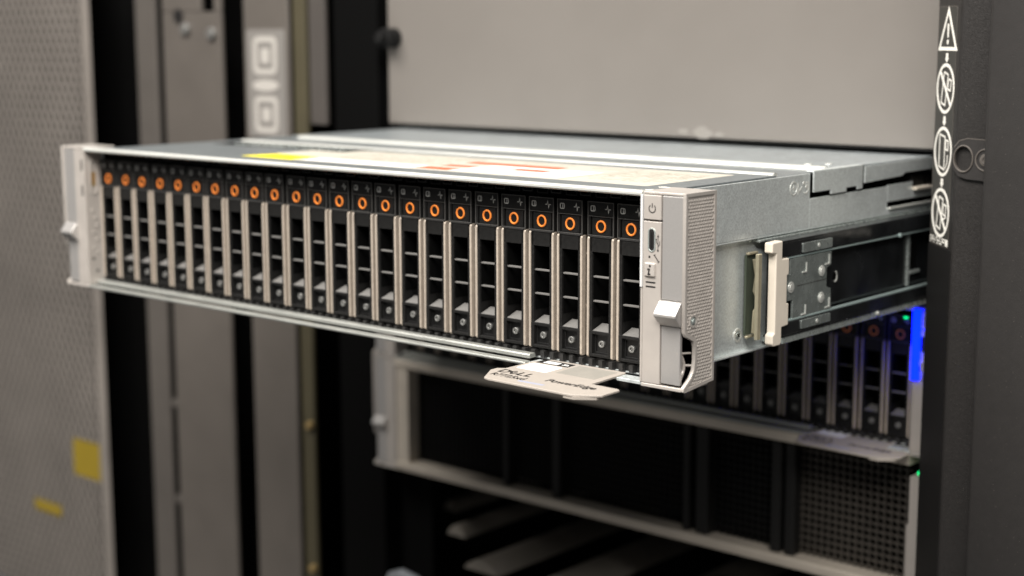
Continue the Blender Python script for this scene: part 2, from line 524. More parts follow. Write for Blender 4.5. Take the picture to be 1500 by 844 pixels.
def make_carrier(parent):
    b = MB()
    b.box(1.35, 2.9, 0.5, 15, -37.6, 19.6).box(12.7, 14.25, 0.5, 15, -37.6, 19.6)
    b.box(1.35, 14.25, 0.5, 15, 12.6, 19.4)
    # framed box at the foot
    b.loft([(1.35, -37.6), (14.25, -37.6), (14.25, -25.2), (1.35, -25.2)], [(3.2, -36.2), (12.4, -36.2), (12.4, -26.6), (3.2, -26.6)], 'y', 0.2, 4)
    car = b.build('drive_carrier', blackg, parent, 0.22, loc=(X0*MM, 12*MM, -parent.location.z))
    MB().box(1.35, 14.25, 14, 15.2, -37.6, 19.6).box(2.9, 3.1, 1.6, 14, -19, 12.5).box(12.5, 12.7, 1.6, 14, -19, 12.5).build('vent_duct', void, car)  # back and thin wall sheets with the recess shade put into their black
    MB().loft([(3.15, -36.3), (12.45, -36.3), (12.45, -26.5), (3.15, -26.5)], [(4.4, -35.4), (11.2, -35.4), (11.2, -27.4), (4.4, -27.4)], 'y', 2.0, 2.6).box(3.1, 12.5, 2.6, 3.4, -36.4, -26.4).build('foot_plate', blackp, car, 0.15)
    # metal side rails
    for x0 in (0.0, 14.3):
        pr = [(0.0, -37.2), (0.6, -38.0), (3.2, -38.0), (3.2, 20.0), (1.4, 20.0), (0.4, 19.4), (0.0, 18.4)]
        MB().prism(pr, 'x', x0, x0+1.3).build('side_rail', tanm, car, 0.3)
        MB().box(x0+0.2, x0+1.1, 3.25, 46, -37.8, 19.8).build('side_plate', tand, car)
    # small dimples pressed in the outer rail
    d = MB()
    for z in (11, -14, -33):
        d.cyl((4.6, z), 'x', 0.9, 15.3, 15.8, 10)
    d.build('rail_dimple', tanm, car)
    # latch head
    h = MB().box(0.1, 15.5, 0.6, 14, 29.8, 36.6).box(0.1, 1.5, 0.6, 14, 20.3, 29.8).box(14.1, 15.5, 0.6, 14, 20.3, 29.8)
    h.box(1.5, 14.1, 4, 14, 20.3, 29.8)
    h.build('latch_head', blackg, car, 0.3)
    MB().prism(rrect(2.3, 13.3, 20.6, 29.1, 0.5, 3), 'y', 0.9, 4.5).build('release_button', blackg, car, 0.25)
    MB().loft([(0.1, 20.3), (15.5, 20.3), (15.5, 36.6), (0.1, 36.6)], [(0.55, 20.7), (15.05, 20.7), (15.05, 36.15), (0.55, 36.15)], 'y', 0.25, 0.7).box(0.5, 15.1, 0.3, 0.65, 29.4, 29.75).build('head_edge', headedge, car, 0.1)  # thin lighter frame that draws the edge highlights
    MB().box(1.5, 14.1, 0.2, 1.4, 19.55, 20.15).build('button_sill', greyp, car, 0.12)
    rg = MB()
    n, mseg = 32, 8
    cx, cz, R, r = 7.8, 24.9, 2.45, 0.48
    vs, fs = [], []
    for i in range(n):
        a = 2*math.pi*i/n
        for j in range(mseg):
            t = 2*math.pi*j/mseg
            rr = R+r*math.cos(t)
            vs.append((cx+rr*math.cos(a), 0.75-0.5*math.sin(t), cz+rr*math.sin(a)*1.04))
            fs.append((i*mseg+j, ((i+1) % n)*mseg+j, ((i+1) % n)*mseg+(j+1) % mseg, i*mseg+(j+1) % mseg))
    rg.add(vs, fs)
    rg.build('button_ring', orange, car)
    # printed drive symbol and activity symbol
    MB().stroke(rrect(1.9, 4.3, 32.0, 34.4, 0.5, 2), 0.42, 'y', 0.52, 0.6, True).stroke([(3.4, 32.2), (3.4, 34.2)], 0.35, 'y', 0.52, 0.6).build('drive_symbol', white_print, car)
    MB().stroke([(10.2, 33.2), (11.2, 33.2), (11.7, 34.8), (12.2, 31.6), (12.6, 33.2), (13.6, 33.2)], 0.38, 'y', 0.52, 0.6).build('activity_symbol', white_print, car)
    for z in (0.8, -10.9):
        MB().prism([(1.4, z-0.5), (1.4, z+0.3), (3.0, z+0.4), (3.6, z-0.5)], 'x', 2.85, 12.75).build('crossbar', lipgrey, car, 0.15)
    MB().add([(2.95, 1.0, -25.0), (12.65, 1.0, -25.0), (12.2, 7.0, -22.2), (4.2, 7.0, -22.2), (2.95, 1.0, -26.2), (12.65, 1.0, -26.2), (12.2, 7.0, -26.2), (4.2, 7.0, -26.2)],
             [(0, 1, 2, 3), (4, 7, 6, 5), (0, 4, 5, 1), (1, 5, 6, 2), (2, 6, 7, 3), (3, 7, 4, 0)]).build('handle_lip', lipgrey, car, 0.2)
    MB().ring((7.8, -31.4), 'y', 0.75, 1.7, 1.4, 2.8, 20).cyl((7.8, -31.4), 'y', 0.45, 1.7, 2.8, 12).build('pivot_screw', screwgrey, car, 0.2)
    return car


carrier = make_carrier(server)
for k in range(1, 24):
    cc = copy_tree(carrier, server)
    cc.location = ((X0+PITCH*k+random.uniform(-0.12, 0.12))*MM, (12+random.uniform(-0.3, 0.3))*MM, -server.location.z)
    cc.rotation_euler = (0, math.radians(random.uniform(-0.12, 0.12)), math.radians(random.uniform(-0.5, 0.5)))

# ---------------------------------------------------------------- ears
EZ0, EZ1 = -44.4, 44.9
OUT = [(0.0, EZ1), (24.0, EZ1), (24.0, EZ0+2.2), (1.0, EZ0), (0.0, EZ0+0.6), (0.2, -42.2), (2.2, -40.8), (5.6, -38.3), (8.0, -35.0), (8.7, -31), (8.7, -25), (7.6, -22.0), (4.6, -20.4), (1.8, -19.2), (0.2, -16.6)]


def inset(poly, d):
    n = len(poly)
    ar = sum(poly[i][0]*poly[(i+1) % n][1]-poly[(i+1) % n][0]*poly[i][1] for i in range(n))
    sg = 1 if ar > 0 else -1
    out = []
    for i in range(n):
        p, a, b = Vector(poly[i]), Vector(poly[i-1]), Vector(poly[(i+1) % n])
        d0, d1 = (p-a).normalized(), (b-p).normalized()
        n0, n1 = Vector((-d0.y, d0.x))*sg, Vector((-d1.y, d1.x))*sg
        m = (n0+n1).normalized()
        out.append(tuple(p+m*d/max(0.5, m.dot(n0))))
    return out


def inside(poly, x, y):
    r = False
    n = len(poly)
    for i in range(n):
        (x0, y0), (x1, y1) = poly[i], poly[(i+1) % n]
        if (y0 > y) != (y1 > y) and x < (x1-x0)*(y-y0)/(y1-y0)+x0:
            r = not r
    return r


def make_ear(parent, mir):
    """mounting ear with latch; mir=True builds the left one"""
    def fin(mb, *a, **k):
        if mir:
            mb.mirror_x()
        return mb.build(*a, **k)
    e = MB()
    e.prism(OUT, 'x', 239.2, 240.6)
    e.box(217.2, 239.3, 1.0, 24.0, 43.5, EZ1-0.15)
    e.box(217.2, 239.3, 0.4, 22.0, EZ0+0.1, -42.6)
    e.box(217.2, 239.3, 22.6, 24.0, -42.6, 43.5)
    ear = fin(e, 'mounting_ear', champ_l, parent, 0.35)
    rim_in = inset(OUT, 1.7)
    fin(MB().loft(OUT, rim_in, 'x', 240.5, 241.15), 'ear_rim', champ_l, ear, 0.2)
    fld = inset(OUT, 2.1)
    tex = MB()
    row = 0
    z = 43.0
    while z > -43:
        y = 1.9+(1.0 if row % 2 else 0)
        while y < 23:
            if inside(fld, y, z) and math.hypot(y-7.2, z+12.6) > 3.4:
                h, w = 0.6, 0.66
                hh = 0.52
                tex.add([(240.55, y-w, z-hh), (240.55, y+w, z-hh), (240.55, y+w, z+hh), (240.55, y-w, z+hh), (240.55+h, y-w*.45, z-hh*.45), (240.55+h, y+w*.45, z-hh*.45), (240.55+h, y+w*.45, z+hh*.45), (240.55+h, y-w*.45, z+hh*.45)],
                        [(4, 5, 6, 7), (0, 1, 5, 4), (1, 2, 6, 5), (2, 3, 7, 6), (3, 0, 4, 7)])
            y += 2.05
        z -= 1.5
        row += 1
    fin(tex, 'grip_texture', champ_l, ear, kind='stuff')
    fin(MB().ring((7.2, -12.6), 'x', 2.1, 3.1, 240.5, 241.1, 24), 'screw_surround', champ_l, ear, 0.15)
    fin(MB().cyl((7.2, -12.6), 'x', 2.0, 240.4, 240.9, 20).cyl((7.2, -12.6), 'x', 1.2, 240.9, 241.5, 16), 'ear_screw', chrome, ear, 0.25)
    # silver latch lever
    fin(MB().box(227.9, 239.0, 0.9, 20, -3.2, 43.2), 'latch_panel', silver, ear, 0.3)
    fin(MB().prism([(1.0, -41.6), (2.8, -41.6), (2.8, -15.2), (1.0, -15.2)], 'x', 227.9, 238.2), 'latch_panel', silver, ear, 0.3)
    fin(MB().prism([(1.6, -3.4), (-0.2, -3.8), (-4.4, -9.0), (-4.5, -10.0), (-3.6, -11.0), (0.6, -15.0), (8, -15.0), (8, -3.4)], 'x', 227.2, 239.1), 'latch_tab', silver, ear, 0.3)
    # curved release hook seen through the thumb opening
    hook = [(236.5, 3.0+3.4*math.sin(math.pi*k/12), -27.0-13.0*k/12) for k in range(13)]
    fin(MB().tube(hook, 0.9, 8), 'release_hook', champ, ear)
    fin(MB().tube([(236.5, 1, -27), (238.5, 9, -27.6)], 0.5, 6).tube([(236.5, 6, -33), (238.8, 9.5, -33.4)], 0.6, 6), 'hook_brace', champ, ear)
    fin(MB().box(229, 230, 3, 22.4, -42.5, -15.4).box(230, 239, 3, 22.4, -16.6, -15.4).box(230, 239, 21.4, 22.4, -42.5, -16.6).box(230, 239, 3, 21.4, -42.5, -42.0), 'thumb_recess', void, ear)
    return ear


def make_controls(ear):
    MB().box(217.7, 227.5, 0.5, 20, -42.4, 31.4).build('control_panel', champ, ear, 0.3)
    pb = MB().box(217.9, 227.5, 0.3, 18, 32.2, 43.2).build('power_button', champ, ear, 0.35)
    a = [(222.7+1.75*math.cos(math.radians(t)), 37.2+1.75*math.sin(math.radians(t))) for t in range(125, 416, 15)]
    MB().stroke(a, 0.42, 'y', 0.14, 0.32).stroke([(222.7, 37.6), (222.7, 39.6)], 0.42, 'y', 0.14, 0.32).build('power_symbol', dark_print, ear)
    MB().loft(rrect(220.4, 224.6, 17.6, 28.6, 2.09, 6), rrect(221.1, 223.9, 18.3, 27.9, 1.39, 6), 'y', 0.2, 3).build('usb_port', chrome, ear, 0.2)
    MB().prism(rrect(221.0, 224.0, 18.2, 28.0, 1.4, 6), 'y', 0.38, 0.46).build('port_opening', black_print, ear)
    MB().box(222.1, 222.9, 0.3, 0.37, 19.6, 26.6).build('port_tongue', blackg, ear)
    u = MB().stroke([(225.9, 18.6), (225.9, 25)], 0.3, 'y', 0.42, 0.52).stroke([(225.9, 20.2), (226.8, 21.4), (226.8, 22.8)], 0.3, 'y', 0.42, 0.52)
    u.stroke([(225.9, 21.2), (225.0, 22.3), (225.0, 23.4)], 0.3, 'y', 0.42, 0.52).cyl((225.9, 18.6), 'y', 0.5, 0.42, 0.52, 10).prism([(225.3, 24.6), (226.5, 24.6), (225.9, 25.8)], 'y', 0.42, 0.52)
    u.cyl((225.0, 23.5), 'y', 0.36, 0.42, 0.52, 8).build('port_symbol', dark_print, ear)
    MB().cyl((221.3, 15.4), 'y', 0.55, 0.42, 0.52, 10).build('reset_hole', black_print, ear)
    MB().stroke([(224.2, 16.1), (226.2, 13.7)], 0.5, 'y', 0.42, 0.52).stroke([(223.5, 16.3), (224.2, 16.1), (224.3, 16.9)], 0.4, 'y', 0.42, 0.52).stroke([(226.0, 13.0), (226.2, 13.7), (226.9, 13.6)], 0.4, 'y', 0.42, 0.52).build('tool_symbol', dark_print, ear)
    MB().box(219.0, 224.7, -0.5, 4, 6.6, 12.8).build('information_button', champ_l, ear, 0.6, seg=3)
    ii = MB().stroke([(220.9, 9.9), (222.0, 9.9), (221.5, 7.7), (222.6, 7.7)], 0.75, 'y', -0.6, -0.48).cyl((222.3, 11.4), 'y', 0.55, -0.6, -0.48, 12)
    ii.build('information_symbol', black_print, ear)
    for z in (3.9, 1.9):
        MB().prism(rrect(219.4, 224.8, z-0.35, z+0.35, 0.3, 3), 'y', 0.42, 0.52).build('panel_slot', black_print, ear)
    MB().box(216.3, 217.55, 0.1, 14, 1.4, 43.2).build('status_light', lightbar, ear, 0.15)
    MB().box(216.4, 217.55, 0.6, 14, -42.4, 1.2).build('panel_edge', champ, ear, 0.15)


ear_r = make_ear(server, False)
make_controls(ear_r)
ear_l = make_ear(server, True)
# inner side of the left ear: status board with small openings
MB().box(-227.8, -217.6, 0.6, 20, -42.4, 43.2).build('control_panel', champ, ear_l, 0.3)
MB().box(-217.5, -216.8, 0.9, 22, -42.4, 43.2).build('ear_inner_plate', champ, ear_l, 0.2)
MB().prism(rrect(5.5, 8.5, 20, 29, 0.4, 2), 'x', -216.8, -216.7).build('contact_window', gold, ear_l)
MB().stroke(rrect(4.5, 9.5, 15.5, 36, 1.6, 4), 0.9, 'x', -216.8, -216.3, True).build('window_frame', champ_l, ear_l, 0.1)
for k, (y, z) in enumerate(((5, 5), (7.5, 0), (8, -5), (5.2, -9), (8, -14), (5, -19), (7.6, -22))):
    MB().cyl((y, z), 'x', 1.0, -216.8, -216.3, 12).build('plate_stud', champ_l, ear_l, 0.2)
for y, z in ((4.6, -26), (7.2, -34)):
    MB().cyl((y, z), 'x', 0.9, -216.8, -216.7, 12).build('plate_hole', dark_print, ear_l)
for z in (34, 18):
    MB().prism(rrect(-220.6, -219.0, z-4, z+3, 0.7, 3), 'y', 0.5, 0.58).build('panel_slot', dark_print, ear_l)

# ---------------------------------------------------------------- information tag
TZ = -42.3
poly = [(156, 12), (150.5, 4), (150, -16), (146.5, -18.5), (146.5, -23), (154.5, -36.5), (158, -37.6), (208, -38.4), (217, -33), (219.5, -30.8), (219.5, -18.4), (217.8, -17.2), (202.2, -16.6), (201.2, 10), (200.2, 12)]


def tilt(x, y, z):
    return (x, y, z+(y-12)*0.012)


tag = MB().prism(poly, 'z', TZ-1.1, TZ).map(tilt).build('information_tag', tagm, server, 0.3)


def on_tag(mb, name, m, **k):
    return mb.map(tilt).build(name, m, tag, **k)


on_tag(MB().prism([(203, -38.0), (209, -38.2), (217.4, -32.4), (217.4, -29), (203, -30)], 'z', TZ-2.2, TZ-1.0), 'tag_lip', tagm)
on_tag(MB().prism(rrect(175, 198, -9.5, 8.6, 0.6, 3), 'z', TZ, TZ+0.06), 'tag_window', tagg)
on_tag(MB().prism(rrect(153.0, 171.5, -12.4, 0.8, 1.3, 4), 'z', TZ, TZ+0.06), 'tag_sticker', paperw)
on_tag(MB().box(153.0, 172.6, 2.6, 9.2, TZ, TZ+0.05), 'tag_bar', black_print)
on_tag(MB().box(156.4, 165.2, 3.8, 7.8, TZ+0.05, TZ+0.09), 'tag_bar_label', paperw)
on_tag(MB().box(167.4, 171.4, 4.6, 5.4, TZ+0.05, TZ+0.09).box(167.4, 170.4, 6.2, 7.0, TZ+0.05, TZ+0.09), 'tag_bar_print', paperw)
# lettering; the slanted E of the maker's mark is turned about its centre
lx = 151.2
for ch, adv in (('D', 6.3), ('E', 5.0), ('L', 4.6), ('L', 4.6)):
    if ch == 'E':
        ca, sa = math.cos(math.radians(38)), math.sin(math.radians(38))

        def pl(a, b, w, lx=lx):
            u, v = a-2.0, b-2.6
            return (lx+2.0+u*ca-v*sa, -24.0+2.6+u*sa+v*ca, TZ+w)
    else:
        def pl(a, b, w, lx=lx):
            return (lx+a, -24.0+b, TZ+w)
    on_tag(text_mb(ch, 8.2, pl, bold=0.22), 'lettering', black_print)
    lx += adv
on_tag(text_mb('R7725xd', 6.2, lambda a, b, w: (152.4+a, -30.6+b, TZ+w), bold=0.15, squeeze=0.92), 'lettering', black_print)
on_tag(text_mb('PowerEdge', 6.4, lambda a, b, w: (181.5+a, -25.4+b, TZ+w), bold=0.18, shear=0.1, squeeze=0.98), 'lettering', black_print)
on_tag(MB().box(172, 187, -33.4, -31.2, TZ, TZ+0.05), 'tag_strip', mat('pale blue strip', (0.34, 0.36, 0.45), 0.4))

# ================================================================== slide rail under the right side
RB = (222, 200, -38)
rail = thing('slide_rail', 'black telescopic slide rail with ivory end stop on the side of the pulled-out server', 'slide rail', RB)
r = MB()
fl = 0.7
r.box(218.4, 227.0, 102, 640, 11.2, 12.4).box(218.4, 227.0, 102, 640, -36.6, -35.4)          # outer flanges
r.box(225.9, 227.0, 102, 640, 4.0, 11.4).box(225.9, 227.0, 102, 640, -35.6, -29.4)            # turned-in faces
r.box(219.6, 220.6, 102, 640, -35.4, 11.4)                                                     # web
r.build('rail_channel', railblack, rail, 0.35)
MB().box(224.6, 226.6, 104, 640, 2.7, 3.7).build('rail_edge', teal, rail, 0.25)
MB().box(224.6, 226.6, 104, 640, -29.3, -28.2).build('rail_edge', teal, rail, 0.25)
MB().box(221.2, 222.2, 104, 640, -28.6, 2.6).build('inner_member', railblack, rail, 0.2)
MB().box(214.0, 218.2, 98, 640, 11.6, 12.9).build('rail_top_strip', chrome, rail, 0.3)
MB().box(214.0, 226.4, 108, 640, -40.2, -36.9).build('rail_bottom_strip', chrome, rail, 0.3)
# zinc bracket
pl = [(109.5, -5.2), (113.5, -5.2), (113.5, 2.4), (124, 2.4), (154.5, 2.2), (154.5, -4.6), (150, -6.2), (150, -15.8), (154.5, -17.4), (155.5, -28.4), (116.5, -28.4), (116.5, -18.8), (109.5, -18.8)]
MB().prism(pl, 'x', 225.2, 226.5).build('bracket_plate', darkzinc, rail, 0.25)
for z0, z1 in ((4.6, 9.6), (-34.6, -30.0)):
    t = MB().prism(rrect(123.5, 153, z0, z1, 0.6, 3), 'x', 226.9, 227.7).build('bracket_tab', darkzinc, rail, 0.2)
    MB().cyl((139, (z0+z1)/2), 'x', 1.2, 227.7, 228.1, 12).build('tab_rivet', lipm, t, 0.2)
for y, z in ((144.5, -7.0), (144.5, -21.0), (114.2, -12)):
    MB().ring((y, z), 'x', 1.6, 2.9, 226.45, 227.0, 20).cyl((y, z), 'x', 1.7, 226.4, 227.3, 14).build('rivet', lipm, rail, 0.3)
for y, z, a, b in ((125, -3.2, 1, 1), (148, -1.6, 1, 1), (125, -25, 1, -1), (149, -24.5, 1, 1)):
    MB().stroke([(y, z-2.4), (y+4, z-2.4), (y+4, z+2.4)], 0.8, 'x', 226.45, 226.9).build('pressed_corner', lipm, rail, 0.1)
for z0, z1 in ((-4.4, 3.0), (-28.6, -19.6)):
    MB().box(223.4, 225.6, 106, 109.5, z0, z1).box(223.4, 226.2, 110.5, 112.2, z0, z1).build('bracket_finger', teal, rail, 0.2)
MB().stroke([(120, 14.0-26), (150, 14.2-26)], 0.3, 'x', 226.45, 226.6).build('bracket_line', dark_print, rail)
# ivory end stop
iv = [(93.6, 12.6), (103.4, 12.9), (103.4, 3.8), (110.0, 3.6), (110.0, -4.8), (108.4, -5.2), (108.4, -19), (110.4, -19.4), (110.4, -30.6), (104.2, -31), (104.2, -38.6), (102.8, -39.8), (97.0, -39.8), (95.6, -38.4), (95.6, -34), (97.4, -33), (97.4, 6.6), (93.6, 7.4)]
MB().prism(iv, 'x', 223.2, 228.0).build('end_stop', ivory, rail, 0.8, seg=3)
MB().box(222.3, 224.5, 87.0, 90.2, -35.5, 7.5).box(216.0, 218, 88.2, 97, 6.2, 7.6).box(216.0, 218, 88.2, 97, -35.6, -34.2).build('spring_frame', brass, rail, 0.5)
MB().box(215.0, 216.2, 89, 98, -34, 6).build('spring_back', mat('shaded green zinc', (0.10, 0.12, 0.09), 0.4, 0.5), rail)  # shade behind the spring put into the dark green
MB().tube([(219, 91.5, 4), (219.5, 93, -4), (219.2, 92, -12), (220.4, 95, -18), (219.4, 92, -22), (219, 91.5, -33)], 0.9, 8).build('spring_wire', brass, rail)
# keyhole and end slot
MB().prism([(165.5+1.7*math.cos(t), -12.6+2.4*math.sin(t)) for t in [2*math.pi*k/16 for k in range(16)]], 'x', 222.2, 222.4).build('keyhole', void, rail)
MB().stroke([(166.6, -10.2), (167.6, -12.6), (167.2, -15.0), (165.5, -15.6)], 0.7, 'x', 222.2, 222.9).build('keyhole_edge', lipm, rail, 0.1)
MB().prism(rrect(249.5, 258, -19, -3.5, 1.2, 3), 'x', 222.2, 222.5).build('end_slot', void, rail)
MB().box(222.2, 223.4, 246.4, 249.2, -28, 2.4).box(222.2, 223.6, 249, 262, -21.5, -19.6).build('latch_strip', chrome, rail, 0.3)
MB().cyl((229, 3.2), 'x', 1.3, 226.4, 227.6, 12).build('edge_stud', teal, rail, 0.3)
MB().cyl((206, -37.6), 'x', 1.2, 225.6, 227.6, 12).build('edge_stud', lipm, rail, 0.3)

# ================================================================== the installed servers below
YA, U2 = 271.0, 88.9
serv_a = thing('rack_server', 'installed server with lit blue status bar and orange drive buttons, below the pulled-out one', 'server', (0, YA, SB[2]-U2), 'servers in the rack')
for src in kids(server):
    nm = src.name.split('.')[0]
    if nm in ('chassis', 'front_cover', 'drive_cage', 'cage_teeth', 'drive_carrier', 'mounting_ear', 'top_front_lip', 'bottom_front_lip', 'bottom_rear_lip', 'tag_slot', 'information_tag', 'inner_wall'):
        cpy = copy_tree(src, serv_a)
        if nm == 'information_tag':
            cpy.location.y += 0.016
            cpy.location.x -= 0.001
for e in kids(serv_a):
    for g in kids(e):
        if g.name.startswith('status_light'):
            bpy.data.objects.remove(g)
for e in kids(serv_a):
    if e.name.startswith('mounting_ear') and any(k.name.startswith('power_button') for k in kids(e)):
        ear_a = e
o = MB().box(216.2, 221.4, -1.6, 8, 1.4, 43.6).build('status_light', blueled, ear_a, 0.8)
o['label'] = 'blue glowing status light bar'
MB().cyl((226.0, 38.5), 'y', 1.6, -0.4, 0.6, 14).build('power_light', greenled, ear_a, 0.2)
lit = [k for k in kids(serv_a) if k.name.startswith('drive_carrier')]
lit.sort(key=lambda q: q.location.x)
for q in lit[20:]:
    MB().box(9.8, 12.4, 0.1, 0.7, 34.9, 36.0).build('activity_light', greenled, q, 0.1)

# server B: dark grille front in a tan frame
BB = (0, YA, SB[2]-2*U2)
serv_b = thing('rack_server', 'installed server with black grille bays in a tan frame, lowest in the rack', 'server', BB, 'servers in the rack')
ZB = -2*U2
OFF = Vector((0, YA, ZB))*MM


def bbuild(mb, name, m, bevel=0.0, **k):
    return mb.build(name, m, serv_b, bevel, loc=OFF-serv_b.location, **k)


for src in (ear_r, ear_l):
    e = src.copy()
    COL.objects.link(e)
    e.parent = serv_b
    for g in kids(src):
        if g.name.split('.')[0] in ('ear_rim', 'latch_panel', 'latch_tab', 'control_panel', 'ear_inner_plate', 'thumb_recess', 'grip_texture', 'panel_edge'):
            copy_tree(g, e)
    if src is ear_r:
        MB().cyl((224.6, 34.5), 'y', 1.6, -0.6, 0.6, 14).build('power_light', greenled, e, 0.2)
bbuild(MB().box(-217, 217, 45, 700, -42.5, 42), 'chassis', void)
bbuild(MB().prism([(0, 43.6), (0.8, 44.5), (16, 44.2), (16, 37.5), (1, 37.5), (0, 38.4)], 'x', -217.2, 217.2), 'top_bar', dulltan, 0.4)
bbuild(MB().prism([(0, -38.0), (0.6, -37.4), (16, -37.4), (16, -44), (0.6, -44.2), (0, -43.2)], 'x', -217.2, 217.2), 'bottom_bar', dulltan, 0.4)
bbuild(MB().box(-216.6, -204, 1.2, 16, -37.3, 37.4), 'side_frame', dulltan, 0.4)
for x0, x1 in ((-109, -104), (-62, -55), (52, 57), (62, 72), (120, 127), (130.5, 137.5)):
    bbuild(MB().prism([(x0, 5), (x0+0.8, 4.2), (x1-0.8, 4.2), (x1, 5), (x1, 16), (x0, 16)], 'z', -37.3, 37.4), 'divider', blackg, 0.3)
for x0, x1 in ((-203.5, -109.5), (-103.5, -62.5), (-54.5, 51.5), (72.5, 119.5), (138, 213)):
    g = MB()
    st = 4.75
    x = x0
    while x < x1:
        g.box(x, x+1.0, 13.2, 14.6, -37.2, 37.2)
        x += st
    z = -36.0
    while z < 37:
        g.box(x0, x1, 13.0, 14.8, z, z+1.0)
        z += st
    # pressed knots where the wires cross
    x = x0
    while x < x1:
        z = -36.0
        while z < 37:
            g.cyl((x+0.5, z+0.5), 'y', 1.25, 12.2, 13.1, 6)
            z += st
        x += st
    bbuild(g, 'grille', gridm if x0 > 130 else blackrail, kind='stuff')  # rightmost bay gets the lit colour, the others the unlit black

# ================================================================== vented shelf below
shelf = thing('vented_shelf', 'grey slatted shelf in shadow under the lowest server', 'shelf', (0, 420, -272))
MB().box(-238, 238, 520, 524, -276, -262).build('rear_edge', dustgrey, shelf, 0.5)
for k, (x0, x1, y0) in enumerate(((-236, -222, 345), (-190, -170, 300), (-126, -92, 250), (-62, -22, 262), (20, 60, 262), (100, 140, 262), (180, 220, 262))):
    pr = [(x0+(x1-x0)*j/12, -276+9*math.sin(math.pi*j/12)**0.8) for j in range(13)]
    MB().prism(pr, 'y', y0, 520).build('slat', dustgrey, shelf, 0.3)
cable = MB().tube([(-168, 212, -290), (-158, 208, -279), (-146, 206, -274), (-134, 208, -277), (-126, 214, -288), (-124, 230, -305)], 4.2, 10).build('network_cable', cablew)
cable['label'], cable['category'] = 'pale looped network cable low in the dark bay under the servers', 'cable'

# ================================================================== the rack
rack = thing('server_rack', 'black server rack frame holding the servers, with warning strip on its right post', 'rack', (0, 300, -460))
ZT, ZL = 300, -460
ox, oy = 244.0, 230.0
s7 = 1/math.sqrt(2)


def ch(s, n=0.0):                    # point on the chamfered face: s across, n out of it
    return (ox+s*s7-n*s7, oy-s*s7-n*s7)


fx, fy = ch(35.2)
post = MB().prism([(ox, oy), (ox, oy+26), (ox+60, oy+26), (330, oy+26), (330, fy), (fx, fy)], 'z', ZL, ZT).build('front_post', powder, rack, 1.6, seg=3)
# nearer cover panel with a rounded edge on the right
MB().prism([(289.6, fy+0.5), (289.0, fy-9), (290.2, fy-12.2), (293.0, fy-14.0), (330, fy-14.6), (430, fy-15), (430, fy+0.5)], 'z', ZL, ZT).build('post_cover', powder_smooth, rack, 1.2, seg=3)
# darker edge of the post below the label
MB().prism([ch(-0.4, 0.3), ch(-0.6, -1), ch(34, -1), ch(34.6, 0.3)], 'z', ZL, 0.5).build('post_sleeve', mat('deep black edge', (0.009, 0.0085, 0.0083), 0.5, spec=0.3), post, 0.2)


def on_ch(mb, name, m, **k):         # mb drawn in (s, depth, z): wrap it on the chamfer
    mb.map(lambda s, d, z: (*ch(s, -d), z))
    return mb.build(name, m, post, **k)


on_ch(MB().prism(rrect(1.6, 30.2, 1.0, 128.2, 2.0, 4), 'y', -0.15, 0.1), 'warning_label', labelblk)
on_ch(MB().stroke(rrect(1.9, 29.9, 1.3, 127.9, 1.9, 4), 0.35, 'y', -0.2, -0.05, True), 'label_border', greypost)
A, B = -0.32, -0.1
tri = [(4.8, 105.9), (30.2-0.4, 105.9), (16.9, 126.0)]
on_ch(MB().stroke(tri, 1.9, 'y', A, B, True).prism([(16.0, 119.0), (18.2, 119.0), (17.9, 111.8), (16.4, 111.8)], 'y', A, B).cyl((17.1, 109.4), 'y', 1.25, A, B, 12), 'warning_triangle', labelwht)
for z0, z1 in ((103.6, 98.6), (70.4, 65.2), (37.2, 32.4)):
    on_ch(MB().prism([(15.4, z0), (18.4, z0), (18.4, z1+2.4), (19.6, z1+2.4), (16.9, z1), (14.2, z1+2.4), (15.4, z1+2.4)], 'y', A, B), 'arrow', labelwht)


def circle(cz, kind):
    cx = 16.4
    m = MB().ring((cx, cz), 'y', 11.6, 13.3, A, B, 40)
    w = 0.8
    if kind == 'open':
        m.stroke([(11, cz+9), (11, cz-8), (19, cz-9.5), (19, cz+8), (11, cz+9)], w, 'y', A, B)
        m.stroke([(20.5, cz+6.5), (24.0, cz+6.0), (24.0, cz+1.2), (20.5, cz+1.4), (20.5, cz+6.5)], w, 'y', A, B)
        m.stroke([(21, cz-9), (23.6, cz-5), (23.8, cz-1.5)], w, 'y', A, B)
    else:
        t = rot_poly([(12.2, cz+8), (12.2, cz-8.6), (18.4, cz-8.6), (18.4, cz+8), (12.2, cz+8)], (cx, cz), -0.2)
        m.stroke(t, w, 'y', A, B)
        m.stroke(rot_poly([(20, cz+6), (24, cz+6), (24, cz+0.5), (20, cz+0.5), (20, cz+6)], (cx, cz), -0.2), w, 'y', A, B)
        m.stroke([(cx-8.4, cz+8.8), (cx+8.4, cz-8.8)], 1.6, 'y', A-0.03, B)
        if kind == 'last':
            m.stroke([(21, cz-3), (24.5, cz-2), (24, cz+1)], w, 'y', A, B)
    on_ch(m, 'pictogram', labelwht)


circle(85.0, 'closed')
circle(51.6, 'open')
circle(18.8, 'last')
pm = MB()
xx = 2.4
while xx < 24.5:
    for zz in (5.0, 3.6, 2.2):
        if random.random() < 0.75:
            pm.box(xx, xx+random.uniform(0.6, 1.5), A, B, zz-0.4, zz+0.4)
    xx += 1.75
pm.box(25.8, 29.2, A, B, 1.9, 5.4)
on_ch(pm, 'fine_print', labelwht, kind='stuff')

